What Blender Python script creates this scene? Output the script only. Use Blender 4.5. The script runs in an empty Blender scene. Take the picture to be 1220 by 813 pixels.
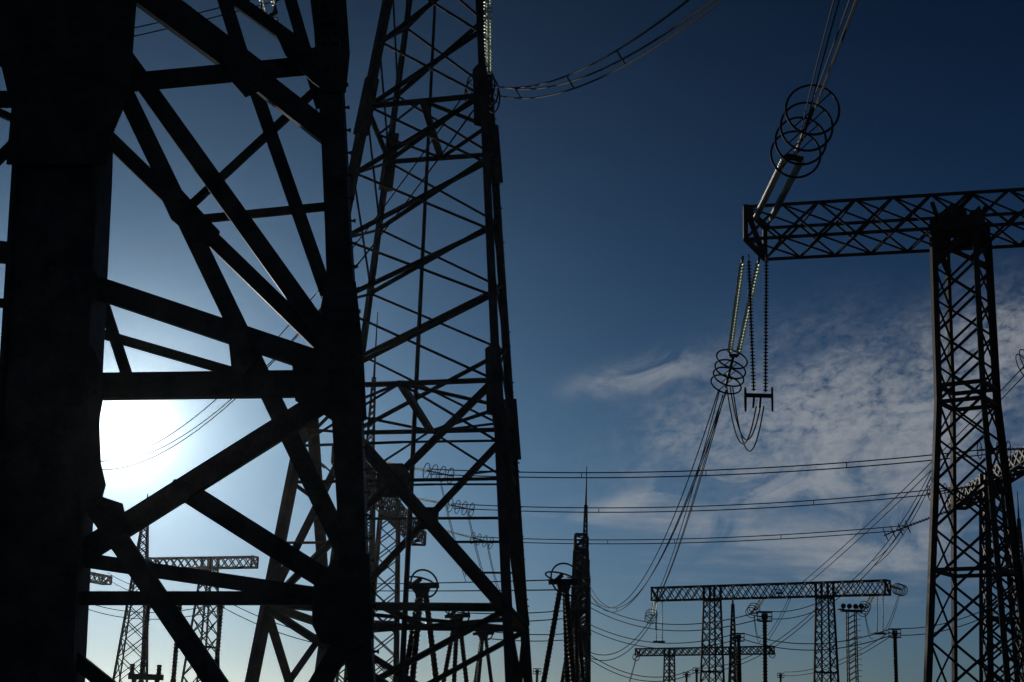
import bpy, math, random
from mathutils import Vector, Matrix, noise as mn
random.seed(7)
sc = bpy.context.scene
COL = sc.collection
R = math.radians

# ------------------------------------------------------------------ camera
W, H, F = 1220.0, 813.0, 1780.0
PITCH, ROLL = R(14.3), R(1.9)
CAMPOS = Vector((0, 0, 1.7))
Fw = Vector((0, math.cos(PITCH), math.sin(PITCH)))
U0 = Vector((0, -math.sin(PITCH), math.cos(PITCH)))
R0 = Vector((1, 0, 0))
Rt = R0*math.cos(ROLL) + U0*math.sin(ROLL)
Up = U0*math.cos(ROLL) - R0*math.sin(ROLL)
cam = bpy.data.objects.new('camera', bpy.data.cameras.new('camera'))
COL.objects.link(cam)
M = Matrix((Rt, Up, -Fw)).transposed().to_4x4()
M.translation = CAMPOS
cam.matrix_world = M
cam.data.sensor_width = 36
cam.data.lens = 36*F/W
cam.data.clip_end = 20000
sc.camera = cam
def ray(x, y): return Fw + Rt*((x-W/2)/F) - Up*((y-H/2)/F)
def P(x, y, Y):
    d = ray(x, y); return CAMPOS + d*(Y/d.y)
def Pz(x, y, z):
    d = ray(x, y); return CAMPOS + d*((z-CAMPOS.z)/d.z)
def proj(p):
    v = p-CAMPOS; k = v.dot(Fw)
    return (W/2 + F*v.dot(Rt)/k, H/2 - F*v.dot(Up)/k)
def mpx(n, Y): return n*Y/F            # metres that n pixels of the photo span at distance Y

# ------------------------------------------------------------------ world, sun, exposure
sund = ray(150, 514).normalized()
SEL = math.asin(sund.z); SAZ = math.atan2(sund.x, sund.y)
wd = bpy.data.worlds.new('World'); sc.world = wd; wd.use_nodes = True
nt = wd.node_tree; nt.nodes.clear()
class NT:
    def __init__(s, t): s.t = t
    def n(s, ty, **k):
        nd = s.t.nodes.new(ty)
        for a, b in k.items(): setattr(nd, a, b)
        return nd
    def put(s, sock, v):
        if isinstance(v, bpy.types.NodeSocket): s.t.links.new(v, sock)
        elif v is not None: sock.default_value = v
    def m(s, op, a, b=None, c=None, clamp=False):
        nd = s.n('ShaderNodeMath', operation=op, use_clamp=clamp)
        s.put(nd.inputs[0], a); s.put(nd.inputs[1], b)
        if c is not None: s.put(nd.inputs[2], c)
        return nd.outputs[0]
    def vm(s, op, a, b=None, out=0):
        nd = s.n('ShaderNodeVectorMath', operation=op)
        s.put(nd.inputs[0], a)
        if b is not None: s.put(nd.inputs[1], b)
        return nd.outputs['Value'] if op in ('DOT_PRODUCT', 'LENGTH') else nd.outputs[0]
    def mix(s, f, a, b, bt='MIX'):
        nd = s.n('ShaderNodeMix', data_type='RGBA', blend_type=bt)
        s.put(nd.inputs[0], f); s.put(nd.inputs[6], a); s.put(nd.inputs[7], b)
        return nd.outputs[2]
    def noise(s, vec, scale, det=4, rough=.55, dist=0):
        nd = s.n('ShaderNodeTexNoise'); s.put(nd.inputs['Vector'], vec)
        nd.inputs['Scale'].default_value = scale; nd.inputs['Detail'].default_value = det
        nd.inputs['Roughness'].default_value = rough; nd.inputs['Distortion'].default_value = dist
        return nd.outputs['Fac']
    def ramp(s, f, *st):
        nd = s.n('ShaderNodeValToRGB'); s.put(nd.inputs[0], f)
        e = nd.color_ramp.elements
        while len(e) < len(st): e.new(.5)
        for i, (p, c) in enumerate(st):
            e[i].position = p; e[i].color = (*c, 1) if len(c) == 3 else c
        return nd.outputs[0]
g = NT(nt)
tc = g.n('ShaderNodeTexCoord').outputs['Generated']
sky = g.n('ShaderNodeTexSky', sky_type='NISHITA')
sky.sun_disc = False; sky.sun_elevation = SEL; sky.sun_rotation = SAZ
sky.altitude = 300; sky.air_density = 1.0; sky.dust_density = 0.6; sky.ozone_density = 3.0
dirn = g.vm('NORMALIZE', tc)
sep = g.n('ShaderNodeSeparateXYZ'); nt.links.new(dirn, sep.inputs[0])
dx, dy, dz = sep.outputs
# angle from the sun
dt = g.vm('DOT_PRODUCT', dirn, tuple(sund))
dt.node.inputs[1].default_value = tuple(sund)
ang = g.m('ARCCOSINE', g.m('MINIMUM', dt, 0.9999999))
# sky colour: the Nishita sky, pushed to the deeper blue of a clear dry evening
SKYMUL = (0.43, 0.84, 1.34, 1)
base = g.mix(1.0, sky.outputs[0], SKYMUL, 'MULTIPLY')
# clouds: a thin altocumulus sheet on a plane far above, lit a little by the sun
zc = g.m('MAXIMUM', dz, 0.02)
cu = g.m('DIVIDE', dx, zc); cv = g.m('DIVIDE', dy, zc)
cmb = g.n('ShaderNodeCombineXYZ'); nt.links.new(cu, cmb.inputs[0]); nt.links.new(cv, cmb.inputs[1])
cvec = cmb.outputs[0]
az = g.m('ARCTAN2', dx, dy); el = g.m('ARCSINE', dz)
warp = g.m('MULTIPLY', g.m('SUBTRACT', g.noise(cvec, 1.1, 4), 0.5), 0.16)
def azel(x, y):
    d = ray(x, y).normalized(); return math.atan2(d.x, d.y), math.asin(d.z)
def blob(x, y, rx, ry, tilt=0.0, wa=1.0):
    a0, e0 = azel(x, y)
    w_ = g.m('MULTIPLY', warp, wa)
    a = g.m('ADD', g.m('SUBTRACT', az, a0), w_); e = g.m('ADD', g.m('SUBTRACT', el, e0), g.m('MULTIPLY', w_, 0.5))
    e = g.m('SUBTRACT', e, g.m('MULTIPLY', a, tilt))
    q = g.m('ADD', g.m('POWER', g.m('DIVIDE', a, rx/F), 2), g.m('POWER', g.m('DIVIDE', e, ry/F), 2))
    return g.m('EXPONENT', g.m('MULTIPLY', q, -1.0))
def msum(*a):
    o = a[0]
    for b in a[1:]: o = g.m('ADD', o, b)
    return o
mott = msum(g.m('MULTIPLY', blob(985, 505, 155, 74, .12), 1.7), g.m('MULTIPLY', blob(1130, 470, 90, 62, .2), 1.2),
            g.m('MULTIPLY', blob(1215, 415, 60, 60, 0), 1.2))
soft = msum(g.m('MULTIPLY', blob(770, 447, 66, 17, .22, .5), 1.3), g.m('MULTIPLY', blob(775, 592, 60, 9, .22, .4), 1.1),
            g.m('MULTIPLY', blob(960, 575, 150, 40, .12), 1.3), g.m('MULTIPLY', blob(1040, 655, 110, 30, .05), 1.3),
            g.m('MULTIPLY', blob(700, 613, 120, 5, .02, .3), .3), g.m('MULTIPLY', blob(300, 775, 420, 7, .02, .3), .22))
ae = g.n('ShaderNodeCombineXYZ'); nt.links.new(az, ae.inputs[0]); nt.links.new(g.m('ADD', g.m('MULTIPLY', el, 1.55), g.m('MULTIPLY', az, -.25)), ae.inputs[1])
aev = ae.outputs[0]
puff = g.m('MULTIPLY', g.m('SUBTRACT', g.m('ADD', g.m('MULTIPLY', g.noise(aev, 120.0, 4, .6, .3), .6), g.m('MULTIPLY', g.noise(aev, 42.0, 4, .6, .6), .4)), .36), 4.0, clamp=True)
puff2 = g.m('MULTIPLY', g.m('SUBTRACT', g.noise(aev, 17.0, 7, .6, .8), .38), 4.0, clamp=True)
dens = msum(g.m('MULTIPLY', mott, g.m('MULTIPLY', puff, g.m('ADD', g.m('MULTIPLY', puff2, .7), .3))), g.m('MULTIPLY', soft, puff2),
            g.m('MULTIPLY', blob(1030, 590, 170, 100, .05), g.m('ADD', g.m('MULTIPLY', puff2, .3), .1)))
fib = g.m('ADD', g.m('MULTIPLY', g.noise(aev, 210.0, 5, .7, .8), .9), .55)          # fine fibres inside the sheet
cl = g.m('SUBTRACT', 1.0, g.m('EXPONENT', g.m('MULTIPLY', g.m('MULTIPLY', dens, fib), -1.15)))
CLOUD = (17.5, 18.2, 19.2, 1)
CLOUDMIX = 0.85
# brightness around the sun
def lobe(amp, th): return g.m('MULTIPLY', g.m('EXPONENT', g.m('DIVIDE', ang, -th)), amp)
# a clear dry sky deepens quickly with height and pales towards the horizon
hi = g.m('MAXIMUM', g.m('SUBTRACT', el, R(10)), 0.0); lo = g.m('MAXIMUM', g.m('SUBTRACT', R(10), el), 0.0)
lo = g.m('MINIMUM', lo, R(9))
dk = g.n('ShaderNodeCombineColor')
for i_, (kk, gl_) in enumerate(((11.5, 2.4), (13.5, 1.2), (14.8, 2.2))):
    fac_ = g.m('MAXIMUM', g.m('EXPONENT', g.m('DIVIDE', hi, -R(kk))), .12)
    nt.links.new(g.m('MULTIPLY', fac_, g.m('ADD', g.m('MULTIPLY', lo, gl_), 1.0)), dk.inputs[i_])
base2 = g.mix(1.0, base, dk.outputs[0], 'MULTIPLY')
aur = g.n('ShaderNodeCombineColor')
A1, A2, A3 = lobe(1100, .0068), lobe(115, .029), lobe(13.0, .13)
nt.links.new(msum(A1, g.m('MULTIPLY', A2, .86), g.m('MULTIPLY', A3, .40)), aur.inputs[0])
nt.links.new(msum(A1, A2, g.m('MULTIPLY', A3, .80)), aur.inputs[1])
nt.links.new(msum(A1, A2, g.m('MULTIPLY', A3, 1.3)), aur.inputs[2])
skyc = g.mix(g.m('MULTIPLY', cl, CLOUDMIX), base2, CLOUD)
skyc = g.mix(1.0, skyc, aur.outputs[0], 'ADD')
thin = g.m('ADD', g.m('MULTIPLY', g.noise(aev, 9.0, 6, .6, 1.0), .16), .92)       # barely visible unevenness of high air
thc = g.n('ShaderNodeCombineColor')
for i_ in range(3): nt.links.new(thin, thc.inputs[i_])
skyc = g.mix(1.0, skyc, thc.outputs[0], 'MULTIPLY')
bg = g.n('ShaderNodeBackground'); nt.links.new(skyc, bg.inputs[0]); bg.inputs[1].default_value = 0.05
out = g.n('ShaderNodeOutputWorld'); nt.links.new(bg.outputs[0], out.inputs[0])

sl = bpy.data.lights.new('sun', 'SUN'); sl.energy = 3.0; sl.angle = R(.5); sl.color = (1, .93, .82)
so = bpy.data.objects.new('sun', sl); COL.objects.link(so)
so.rotation_euler = sund.to_track_quat('Z', 'Y').to_euler()
sc.view_settings.view_transform = 'Standard'; sc.view_settings.look = 'None'
sc.view_settings.exposure = -1.52; sc.view_settings.gamma = 1.0

# ------------------------------------------------------------------ materials
def steel(name, c1, c2, rough=.55, metal=.3, scale=3.0):
    m = bpy.data.materials.new(name); m.use_nodes = True
    t = NT(m.node_tree); b = m.node_tree.nodes['Principled BSDF']
    co = t.n('ShaderNodeTexCoord').outputs['Object']
    n1 = t.noise(co, scale, 6, .65); n2 = t.noise(co, scale*9, 3, .6)
    f = t.m('ADD', t.m('MULTIPLY', n1, .75), t.m('MULTIPLY', n2, .25))
    c = t.ramp(f, (.38, c1), (.62, c2))
    m.node_tree.links.new(c, b.inputs['Base Color'])
    m.node_tree.links.new(t.m('ADD', t.m('MULTIPLY', n2, .3), rough-.15), b.inputs['Roughness'])
    b.inputs['Metallic'].default_value = metal
    b.inputs['Specular IOR Level'].default_value = .12
    bp = t.n('ShaderNodeBump'); bp.inputs['Strength'].default_value = .25; bp.inputs['Distance'].default_value = .01
    m.node_tree.links.new(n2, bp.inputs['Height']); m.node_tree.links.new(bp.outputs[0], b.inputs['Normal'])
    return m
S_NEAR = steel('weathered_dark_steel', (.03, .026, .026), (.085, .07, .062), .6, 0)
S_MID = steel('grey_painted_steel', (.03, .027, .028), (.075, .066, .062), .6, 0, scale=1.5)
S_RUST = steel('rust_tinted_steel', (.06, .038, .03), (.13, .085, .068), .6, 0, scale=1.2)
S_FAR = steel('far_galvanised_steel', (.03, .03, .033), (.065, .063, .065), .65, 0, scale=.8)
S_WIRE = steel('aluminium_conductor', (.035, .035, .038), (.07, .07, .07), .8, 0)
PORC = steel('brown_glazed_porcelain', (.05, .028, .02), (.08, .045, .03), .28, 0.0)
def glass():
    m = bpy.data.materials.new('green_insulator_glass'); m.use_nodes = True
    b = m.node_tree.nodes['Principled BSDF']; t = NT(m.node_tree)
    co = t.n('ShaderNodeTexCoord').outputs['Object']
    c = t.ramp(t.noise(co, 2, 3), (.3, (.62, .75, .62)), (.7, (.8, .88, .72)))
    m.node_tree.links.new(c, b.inputs['Base Color'])
    b.inputs['Roughness'].default_value = .32; b.inputs['Transmission Weight'].default_value = .85
    b.inputs['IOR'].default_value = 1.5
    return m
GLASS = glass()
def ground_mat():
    m = bpy.data.materials.new('dry_steppe_grass'); m.use_nodes = True
    t = NT(m.node_tree); b = m.node_tree.nodes['Principled BSDF']
    co = t.n('ShaderNodeTexCoord').outputs['Object']
    n1 = t.noise(co, .04, 6); n2 = t.noise(co, 1.4, 6, .7)
    f = t.m('ADD', t.m('MULTIPLY', n1, .5), t.m('MULTIPLY', n2, .5))
    m.node_tree.links.new(t.ramp(f, (.35, (.05, .06, .025)), (.55, (.10, .095, .05)), (.7, (.16, .14, .09))), b.inputs['Base Color'])
    b.inputs['Roughness'].default_value = .95
    bp = t.n('ShaderNodeBump'); bp.inputs['Strength'].default_value = .6; bp.inputs['Distance'].default_value = .1
    m.node_tree.links.new(n2, bp.inputs['Height']); m.node_tree.links.new(bp.outputs[0], b.inputs['Normal'])
    return m

# ------------------------------------------------------------------ mesh helpers
def tag(o, label=None, cat=None, group=None, kind=None):
    if label: o['label'] = label
    if cat: o['category'] = cat
    if group: o['group'] = group
    if kind: o['kind'] = kind
    return o
def empty(name, loc, label=None, cat=None, group=None):
    o = bpy.data.objects.new(name, None); o.empty_display_size = .5
    o.location = loc; COL.objects.link(o); tag(o, label, cat, group); return o
PROF = {
 'box': [(-.5, -.5), (.5, -.5), (.5, .5), (-.5, .5)],
 'L':   [(-.5, -.5), (.5, -.5), (.5, -.38), (-.38, -.38), (-.38, .5), (-.5, .5)],
 'C':   [(-.5, -.5), (.5, -.5), (.5, .5), (.42, .5), (.42, -.36), (-.42, -.36), (-.42, .5), (-.5, .5)],
 'I':   [(-.5, -.5), (.5, -.5), (.5, -.4), (.06, -.4), (.06, .4), (.5, .4), (.5, .5), (-.5, .5), (-.5, .4), (-.06, .4), (-.06, -.4), (-.5, -.4)],
}
class MB:
    def __init__(s): s.v = []; s.f = []; s.sm = []
    def face(s, idx, smooth=False): s.f.append(idx); s.sm.append(smooth)
    def bar(s, a, b, w, h=None, prof='L', ref=None, w2=None, flip=1):
        """bar from a to b; w lies across the bar at right angles to ref, h lies along ref"""
        a = Vector(a); b = Vector(b); h = w if h is None else h
        t = (b-a); L = t.length
        if L < 1e-6: return s
        t /= L
        n = Vector(ref) if ref is not None else (Vector((0, 0, 1)) if abs(t.z) < .9 else Vector((0, 1, 0)))
        n = n - t*n.dot(t)
        if n.length < 1e-4: n = t.orthogonal()
        n.normalize(); c = t.cross(n)*flip
        pr = PROF[prof]; k = len(pr); o = len(s.v)
        for p, ww in ((a, w), (b, w2 or w)):
            for (u, v) in pr: s.v.append(p + c*(u*ww) + n*(v*h))
        for i in range(k):
            j = (i+1) % k; s.face((o+i, o+j, o+k+j, o+k+i))
        s.face(tuple(o+i for i in range(k-1, -1, -1))); s.face(tuple(o+k+i for i in range(k)))
        return s
    def tube(s, pts, r, n=6, close=False, cap=True, rs=None):
        pts = [Vector(p) for p in pts]; m = len(pts); o = len(s.v)
        prev = None
        for i, p in enumerate(pts):
            if close: t = pts[(i+1) % m]-pts[i-1]
            else: t = pts[min(i+1, m-1)]-pts[max(i-1, 0)]
            t.normalize()
            if prev is None: u = t.orthogonal().normalized()
            else:
                u = prev - t*prev.dot(t); u.normalize()
            prev = u; w = t.cross(u); rr = rs[i] if rs else r
            for k in range(n):
                a = 2*math.pi*k/n; s.v.append(p + u*(rr*math.cos(a)) + w*(rr*math.sin(a)))
        for i in range(m if close else m-1):
            j = (i+1) % m
            for k in range(n):
                l = (k+1) % n; s.face((o+i*n+k, o+i*n+l, o+j*n+l, o+j*n+k), True)
        if cap and not close:
            s.face(tuple(o+k for k in range(n-1, -1, -1))); s.face(tuple(o+(m-1)*n+k for k in range(n)))
        return s
    def ring(s, c, axis, rad, r, n=28, k=6, up=None):
        axis = Vector(axis).normalized(); u = axis.orthogonal().normalized(); w = axis.cross(u); c = Vector(c)
        return s.tube([c+u*(rad*math.cos(2*math.pi*i/n))+w*(rad*math.sin(2*math.pi*i/n)) for i in range(n)], r, k, True)
    def plate(s, poly, nrm, th):
        nrm = Vector(nrm).normalized()*th; o = len(s.v); k = len(poly)
        for p in poly: s.v.append(Vector(p)-nrm*.5)
        for p in poly: s.v.append(Vector(p)+nrm*.5)
        s.face(tuple(range(o, o+k))); s.face(tuple(range(o+2*k-1, o+k-1, -1)))
        for i in range(k):
            j = (i+1) % k; s.face((o+i, o+k+i, o+k+j, o+j))
        return s
    def build(s, name, mat, parent=None, kind=None, smooth=True):
        off = parent_world(parent)
        me = bpy.data.meshes.new(name)
        me.from_pydata([tuple(v-off) for v in s.v], [], s.f); me.validate()
        import bmesh
        bm = bmesh.new(); bm.from_mesh(me); bmesh.ops.recalc_face_normals(bm, faces=bm.faces); bm.to_mesh(me); bm.free()
        if smooth and len(me.polygons) == len(s.sm): me.polygons.foreach_set('use_smooth', s.sm)
        me.materials.append(mat)
        o = bpy.data.objects.new(name, me); COL.objects.link(o)
        if parent is not None: o.parent = parent
        if kind: o['kind'] = kind
        return o
def parent_world(p):
    v = Vector((0, 0, 0))
    while p is not None:
        v = v + p.location; p = p.parent
    return v
def part(name, mat, parent, fn, kind=None):
    m = MB(); fn(m); return m.build(name, mat, parent, kind)
def barobj(name, mat, parent, a, b, w, **k):
    return MB().bar(a, b, w, **k).build(name, mat, parent)

# ------------------------------------------------------------------ ground
gm = MB(); o_ = 3000; N = 12
for j in range(N+1):
    for i in range(N+1): gm.v.append(Vector((-o_+2*o_*i/N, -o_+2*o_*j/N, 0)))
for j in range(N):
    for i in range(N): gm.face((j*(N+1)+i, j*(N+1)+i+1, (j+1)*(N+1)+i+1, (j+1)*(N+1)+i))
tag(gm.build('ground', ground_mat()), kind='structure')

# ================================================================== near tower on the left
YN, YB = 15.0, 17.6
nroot = empty('lattice_tower', P(230, 600, 16.3).xy.to_3d(),
              'huge dark steel tower base with thick crossing girders, nearest, the low sun shining through it', 'pylon')
cnt = [0]
def member(pts, wpx, Y, prof='C', w2=None, name='brace', dep=.5):
    """a straight girder through photo points on the vertical plane Y"""
    cnt[0] += 1
    off = ((cnt[0]*37) % 11)*.012
    a = P(*pts[0], Y+off); b = P(*pts[-1], Y+off)
    w = mpx(wpx, Y)
    return MB().bar(a, b, w, h=max(.09, w*dep), prof=prof, ref=(0, 1, 0), w2=(mpx(w2, Y) if w2 else None)).build(name, S_NEAR, nroot)
def gusset(poly, Y, th=.03, bolts=(), name='gusset_plate'):
    o = MB().plate([P(x, y, Y) for x, y in poly], (0, 1, 0), th).build(name, S_NEAR, nroot)
    if bolts:
        m = MB()
        for (x, y) in bolts:
            c = P(x, y, Y-.01); m.tube([c+Vector((0, -.05, 0)), c+Vector((0, .05, 0))], .022, 6)
        q = m.build('bolts', S_NEAR, o, 'stuff')
    return o
# the two legs; the far pair stands behind them
def legpoly(rows, Y, depth, name):
    """rows: (y, xleft, xright) - a box leg whose width follows the rows"""
    m = MB(); o = None; k = len(rows)
    for (y, xl, xr) in rows:
        a = P(xl, y, Y); b = P(xr, y, Y)
        for p in (a, b, b+Vector((0, depth, 0)), a+Vector((0, depth, 0))): m.v.append(p)
    for i in range(k-1):
        for c in range(4):
            d = (c+1) % 4; m.face((i*4+c, i*4+d, i*4+4+d, i*4+4+c))
    m.face((3, 2, 1, 0)); m.face(tuple((k-1)*4+c for c in range(4)))
    return m.build(name, S_NEAR, nroot)
legpoly([(-140, 40, 128), (70, 26, 122), (195, 20, 118), (430, 1, 106), (640, -12, 92), (813, -22, 83), (1100, -48, 66)], 14.75, .55, 'leg')
legpoly([(-140, 352, 392), (60, 377, 405), (150, 382, 410), (270, 387, 416), (460, 393, 429), (600, 401, 434), (700, 407, 437), (813, 414, 445), (1100, 428, 463)], 14.9, .34, 'leg')
legpoly([(-140, 60, 120), (195, 40, 105), (430, 22, 92), (813, 0, 70), (1060, -15, 60)], 17.5, .3, 'leg')
legpoly([(-140, 362, 386), (270, 390, 410), (460, 398, 420), (700, 410, 430), (813, 418, 438), (1060, 430, 452)], 17.5, .25, 'leg')
# edge flanges and splice plates on the broad leg
for (x0, x1) in ((117, 70), (24, -44)):
    pass
MB().bar(P(122, 70, 14.7), P(85, 813, 14.7), .05, h=.12, prof='box', ref=(0, 1, 0)).build('edge_flange', S_NEAR, nroot)
MB().bar(P(27, 70, 14.7), P(-19, 813, 14.7), .05, h=.12, prof='box', ref=(0, 1, 0)).build('edge_flange', S_NEAR, nroot)
def grid(x0, y0, x1, y1, nx, ny): return [(x0+(x1-x0)*i/max(1, nx-1), y0+(y1-y0)*j/max(1, ny-1)) for i in range(nx) for j in range(ny)]
gusset([(0, -60), (168, -60), (161, 20), (158, 62), (154, 112), (134, 160), (127, 196), (118, 196), (8, 196), (14, 130), (2, 80), (-10, 76)], 14.66, .03,
       [b for b in grid(30, 20, 150, 55, 5, 3)]+[(125, 100), (120, 130), (118, 160), (142, 85)])
gusset([(60, 318), (110, 318), (119, 334), (107, 356), (105, 405), (114, 420), (122, 442), (122, 478), (118, 500), (120, 556), (60, 560)], 14.67, .03,
       grid(85, 345, 98, 480, 2, 6)+[(112, 450), (112, 468)])
gusset([(50, 552), (120, 552), (126, 578), (122, 592), (112, 606), (92, 607), (90, 680), (50, 690)], 14.66, .03, grid(70, 570, 110, 595, 3, 2)+grid(62, 620, 80, 670, 2, 4))
# girders on the near face
member([(150, 99), (392, 76)], 22, YN)
member([(150, -26), (302, 88)], 40, YN-.05, w2=36)
member([(296, 86), (398, 166)], 28, YN)
member([(140, 56), (392, 408)], 23, YN)
member([(132, 76), (438, 712)], 23, YN)
member([(110, 146), (388, 416)], 19, YN+.12)
gusset([(196, 212), (216, 226), (262, 276), (258, 292), (236, 288), (204, 262), (192, 236)], YN+.05, .03, [(214, 240), (226, 254), (238, 268)])
member([(112, 342), (392, 436)], 27, YN)
member([(106, 461), (408, 457)], 32, YN-.08)
member([(90, 664), (392, 474)], 27, YN)
member([(213, 580), (415, 708)], 25, YN)
member([(100, 583), (266, 826)], 24, YN)
member([(90, 666), (400, 712)], 17, YN+.05)
member([(84, 713), (425, 713)], 16, YN)
member([(60, 762), (140, 826)], 17, YN)
member([(425, 740), (372, 830)], 24, YN)
# braces of the far face and of the sides
member([(258, -30), (290, 72)], 18, YB)
member([(292, 72), (390, 352)], 17, YB)
member([(338, -28), (384, 130)], 16, YB)
member([(250, -22), (350, 50)], 17, YB)
member([(222, 250), (380, 104)], 9, YB, 'L')
member([(232, 262), (392, 246)], 9, YB, 'L')
member([(100, 392), (280, 444)], 11, YB, 'L')
member([(113, 330), (156, 462)], 13, YB)
member([(-40, 120), (30, 118)], 20, YB)
member([(-20, 126), (40, 152)], 9, YB, 'L')
member([(-20, 208), (32, 156)], 12, YB)
member([(-60, 296), (30, 303)], 26, YB)
member([(-60, 360), (30, 362)], 10, YB, 'L')
# side faces tie the near and far legs
for (xa, ya, xb, yb) in ((70, 100, 80, 98), (400, 78, 398, 80), (400, 460, 405, 458), (60, 461, 70, 455), (50, 713, 45, 700), (424, 713, 424, 703)):
    MB().bar(P(xa, ya, 15.2), P(xb, yb, 17.6), .12, prof='L').build('side_tie', S_NEAR, nroot)
# gussets on the right-hand leg
gusset([(384, -8), (398, 34), (404, 33), (417, 62), (405, 64), (378, 56), (372, 58), (353, 40), (330, 44), (340, 66), (372, 98), (388, 110), (412, 110), (412, -8)], 14.86, .03,
       grid(385, 5, 400, 50, 2, 5)+[(350, 55), (362, 66), (372, 80)])
gusset([(264, 66), (284, 60), (312, 84), (310, 108), (292, 116), (276, 98)], 14.9, .03, [(285, 80), (296, 96)])
gusset([(386, 335), (392, 330), (424, 336), (433, 420), (437, 500), (410, 512), (383, 492), (352, 478), (348, 432), (372, 420), (378, 404), (384, 372)], 14.86, .03,
       grid(396, 350, 420, 480, 3, 8)+[(368, 440), (368, 456), (368, 470)])
gusset([(395, 668), (440, 660), (445, 760), (420, 776), (382, 766), (372, 745), (372, 700), (384, 688)], 14.86, .03, grid(390, 700, 432, 755, 4, 4))
gusset([(196, 588), (208, 571), (230, 578), (224, 598), (204, 606)], 14.88, .03, [(206, 586), (216, 584)])
gusset([(122, 592), (146, 600), (152, 628), (136, 640), (118, 628)], 14.88, .03)
gusset([(272, 402), (292, 398), (306, 430), (290, 448), (276, 440)], 14.87, .03, [(288, 420), (291, 432)])
# step bolts on the right edge of that leg
sb = MB()
for yy in list(range(20, 800, 27)):
    x = 405+(yy-60)*.053
    a = P(x-2, yy, 14.95); sb.tube([a, a+Vector((.075, 0, 0))], .012, 6); sb.tube([a+Vector((.07, 0, 0)), a+Vector((.088, 0, 0))], .022, 6)
sb.build('step_bolts', S_NEAR, nroot, 'stuff')

# ================================================================== middle pylon
AP = P(573, 113, 55); z1 = AP.z
cor = {'A': AP, 'L': Pz(437, 126, z1), 'C': Pz(464, 192, z1), 'B': Pz(588, 183, z1)}
cen = sum(cor.values(), Vector())/4
apex = P(548, -430, cen.y)
def tw(k, z):
    c = cor[k]; s = (apex.z-z)/(apex.z-z1); return apex + (c-apex)*s
def zfor(k, yt):
    lo, hi = 0.0, apex.z
    for _ in range(40):
        m = (lo+hi)/2
        if proj(tw(k, m))[1] > yt: lo = m
        else: hi = m
    return (lo+hi)/2
mroot = empty('transmission_pylon', Vector(((tw('A', 0)+tw('L', 0)+tw('B', 0)+tw('C', 0))/4).xy.to_3d()),
              'tall dark tapering lattice pylon just right of the nearest tower base', 'pylon')
for k in 'ALCB':
    c_in = (cen-cor[k]); c_in.z = 0
    wb = {'A': .41, 'B': .28, 'L': .36, 'C': .40}[k]
    MB().bar(tw(k, 0), tw(k, apex.z*.86), wb, prof='L', ref=c_in, w2=wb*.55).build('leg', S_MID, mroot)
Z = [zfor('A', y) for y in (724, 453, 352, 273, 194, 114, 38, -38, -110, -175, -230)]
faces = (('L', 'A', 1), ('C', 'B', 1), ('L', 'C', .8), ('A', 'B', .8))
def mb_(a, b, w, name='brace', **k):
    n = (b-a).cross(Vector((0, 0, 1)))
    if n.length < 1e-3: n = Vector((0, 1, 0))
    return MB().bar(a, b, w, prof=k.get('prof', 'L'), ref=n).build(name, S_MID, mroot)
for i in range(1, len(Z)-1):
    for (p, q, sz) in faces:
        e = .035 if p == 'L' else -.035
        d = Vector((0, e*3, 0))
        mb_(tw(p, Z[i])+d, tw(q, Z[i+1])+d, .15*sz)            # rising
        mb_(tw(p, Z[i+1])-d, tw(q, Z[i])-d, .095*sz)           # falling
# ring frames with their ties
for zi in (5, 1):
    z = Z[zi]
    for (p, q, sz) in faces: mb_(tw(p, z), tw(q, z), .17, 'ring_beam')
    f = (tw('L', z)+tw('A', z))/2; b = (tw('C', z)+tw('B', z))/2
    l = (tw('L', z)+tw('C', z))/2; r = (tw('A', z)+tw('B', z))/2
    mb_(f, b, .24, 'ring_tie', prof='box'); mb_(f, l, .12, 'ring_tie'); mb_(b, r, .12, 'ring_tie'); mb_(f, r, .12, 'ring_tie'); mb_(b, l, .12, 'ring_tie')
    for k in 'ALCB':
        c = tw(k, z); u = (apex-c).normalized()
        MB().bar(c-u*1.3, c+u*1.3, .5, h=.44, prof='box', ref=(cen-cor[k]).xy.to_3d(), w2=.40).build('splice_plate', S_MID, mroot)
# lower storey: one great X per face with centre gussets, sub-struts
z0, zt = Z[0], Z[1]
def lower(za, zb, wa, wb_, mid=True):
    for (p, q, sz) in faces:
        near = p == 'L'
        e = Vector((0, .09, 0))
        a0, b0, a1, b1 = tw(p, za), tw(q, za), tw(p, zb), tw(q, zb)
        mb_(a1-e, b0-e, wa, prof='C'); mb_(a0+e, b1+e, wb_, prof='C')
        # crossing point
        w0 = (b0-a0).length; w1 = (b1-a1).length; t = w0/(w0+w1)
        c = a0 + (b1-a0)*t
        if mid:
            n = (b0-a0).cross(Vector((0, 0, 1))).normalized(); s = (b0-a0).normalized(); u = Vector((0, 0, 1)); g_ = .62 if near else .48
            MB().plate([c+s*g_+u*.25, c+s*.35+u*g_, c-s*.35+u*g_, c-s*g_+u*.25, c-s*g_-u*.25, c-s*.35-u*g_, c+s*.35-u*g_, c+s*g_-u*.25], n, .05).build('gusset_plate', S_MID, mroot)
            zl = c.z
            mb_(tw(p, zl), tw(q, zl), .11, 'strut')
            zu = (zb*.55+zl*.45); zd = (za*.5+zl*.5)
            for (s0, zz) in ((p, zu), (q, zu), (p, zd), (q, zd)):
                x = tw(s0, zz); tgt = c
                opp = a1 if (s0 == p and zz == zu) else b1 if (s0 == q and zz == zu) else a0 if s0 == p else b0
                mmid = (opp+c)/2
                mb_(x, mmid, .09, 'strut')
lower(z0, zt, .40, .24)
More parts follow.
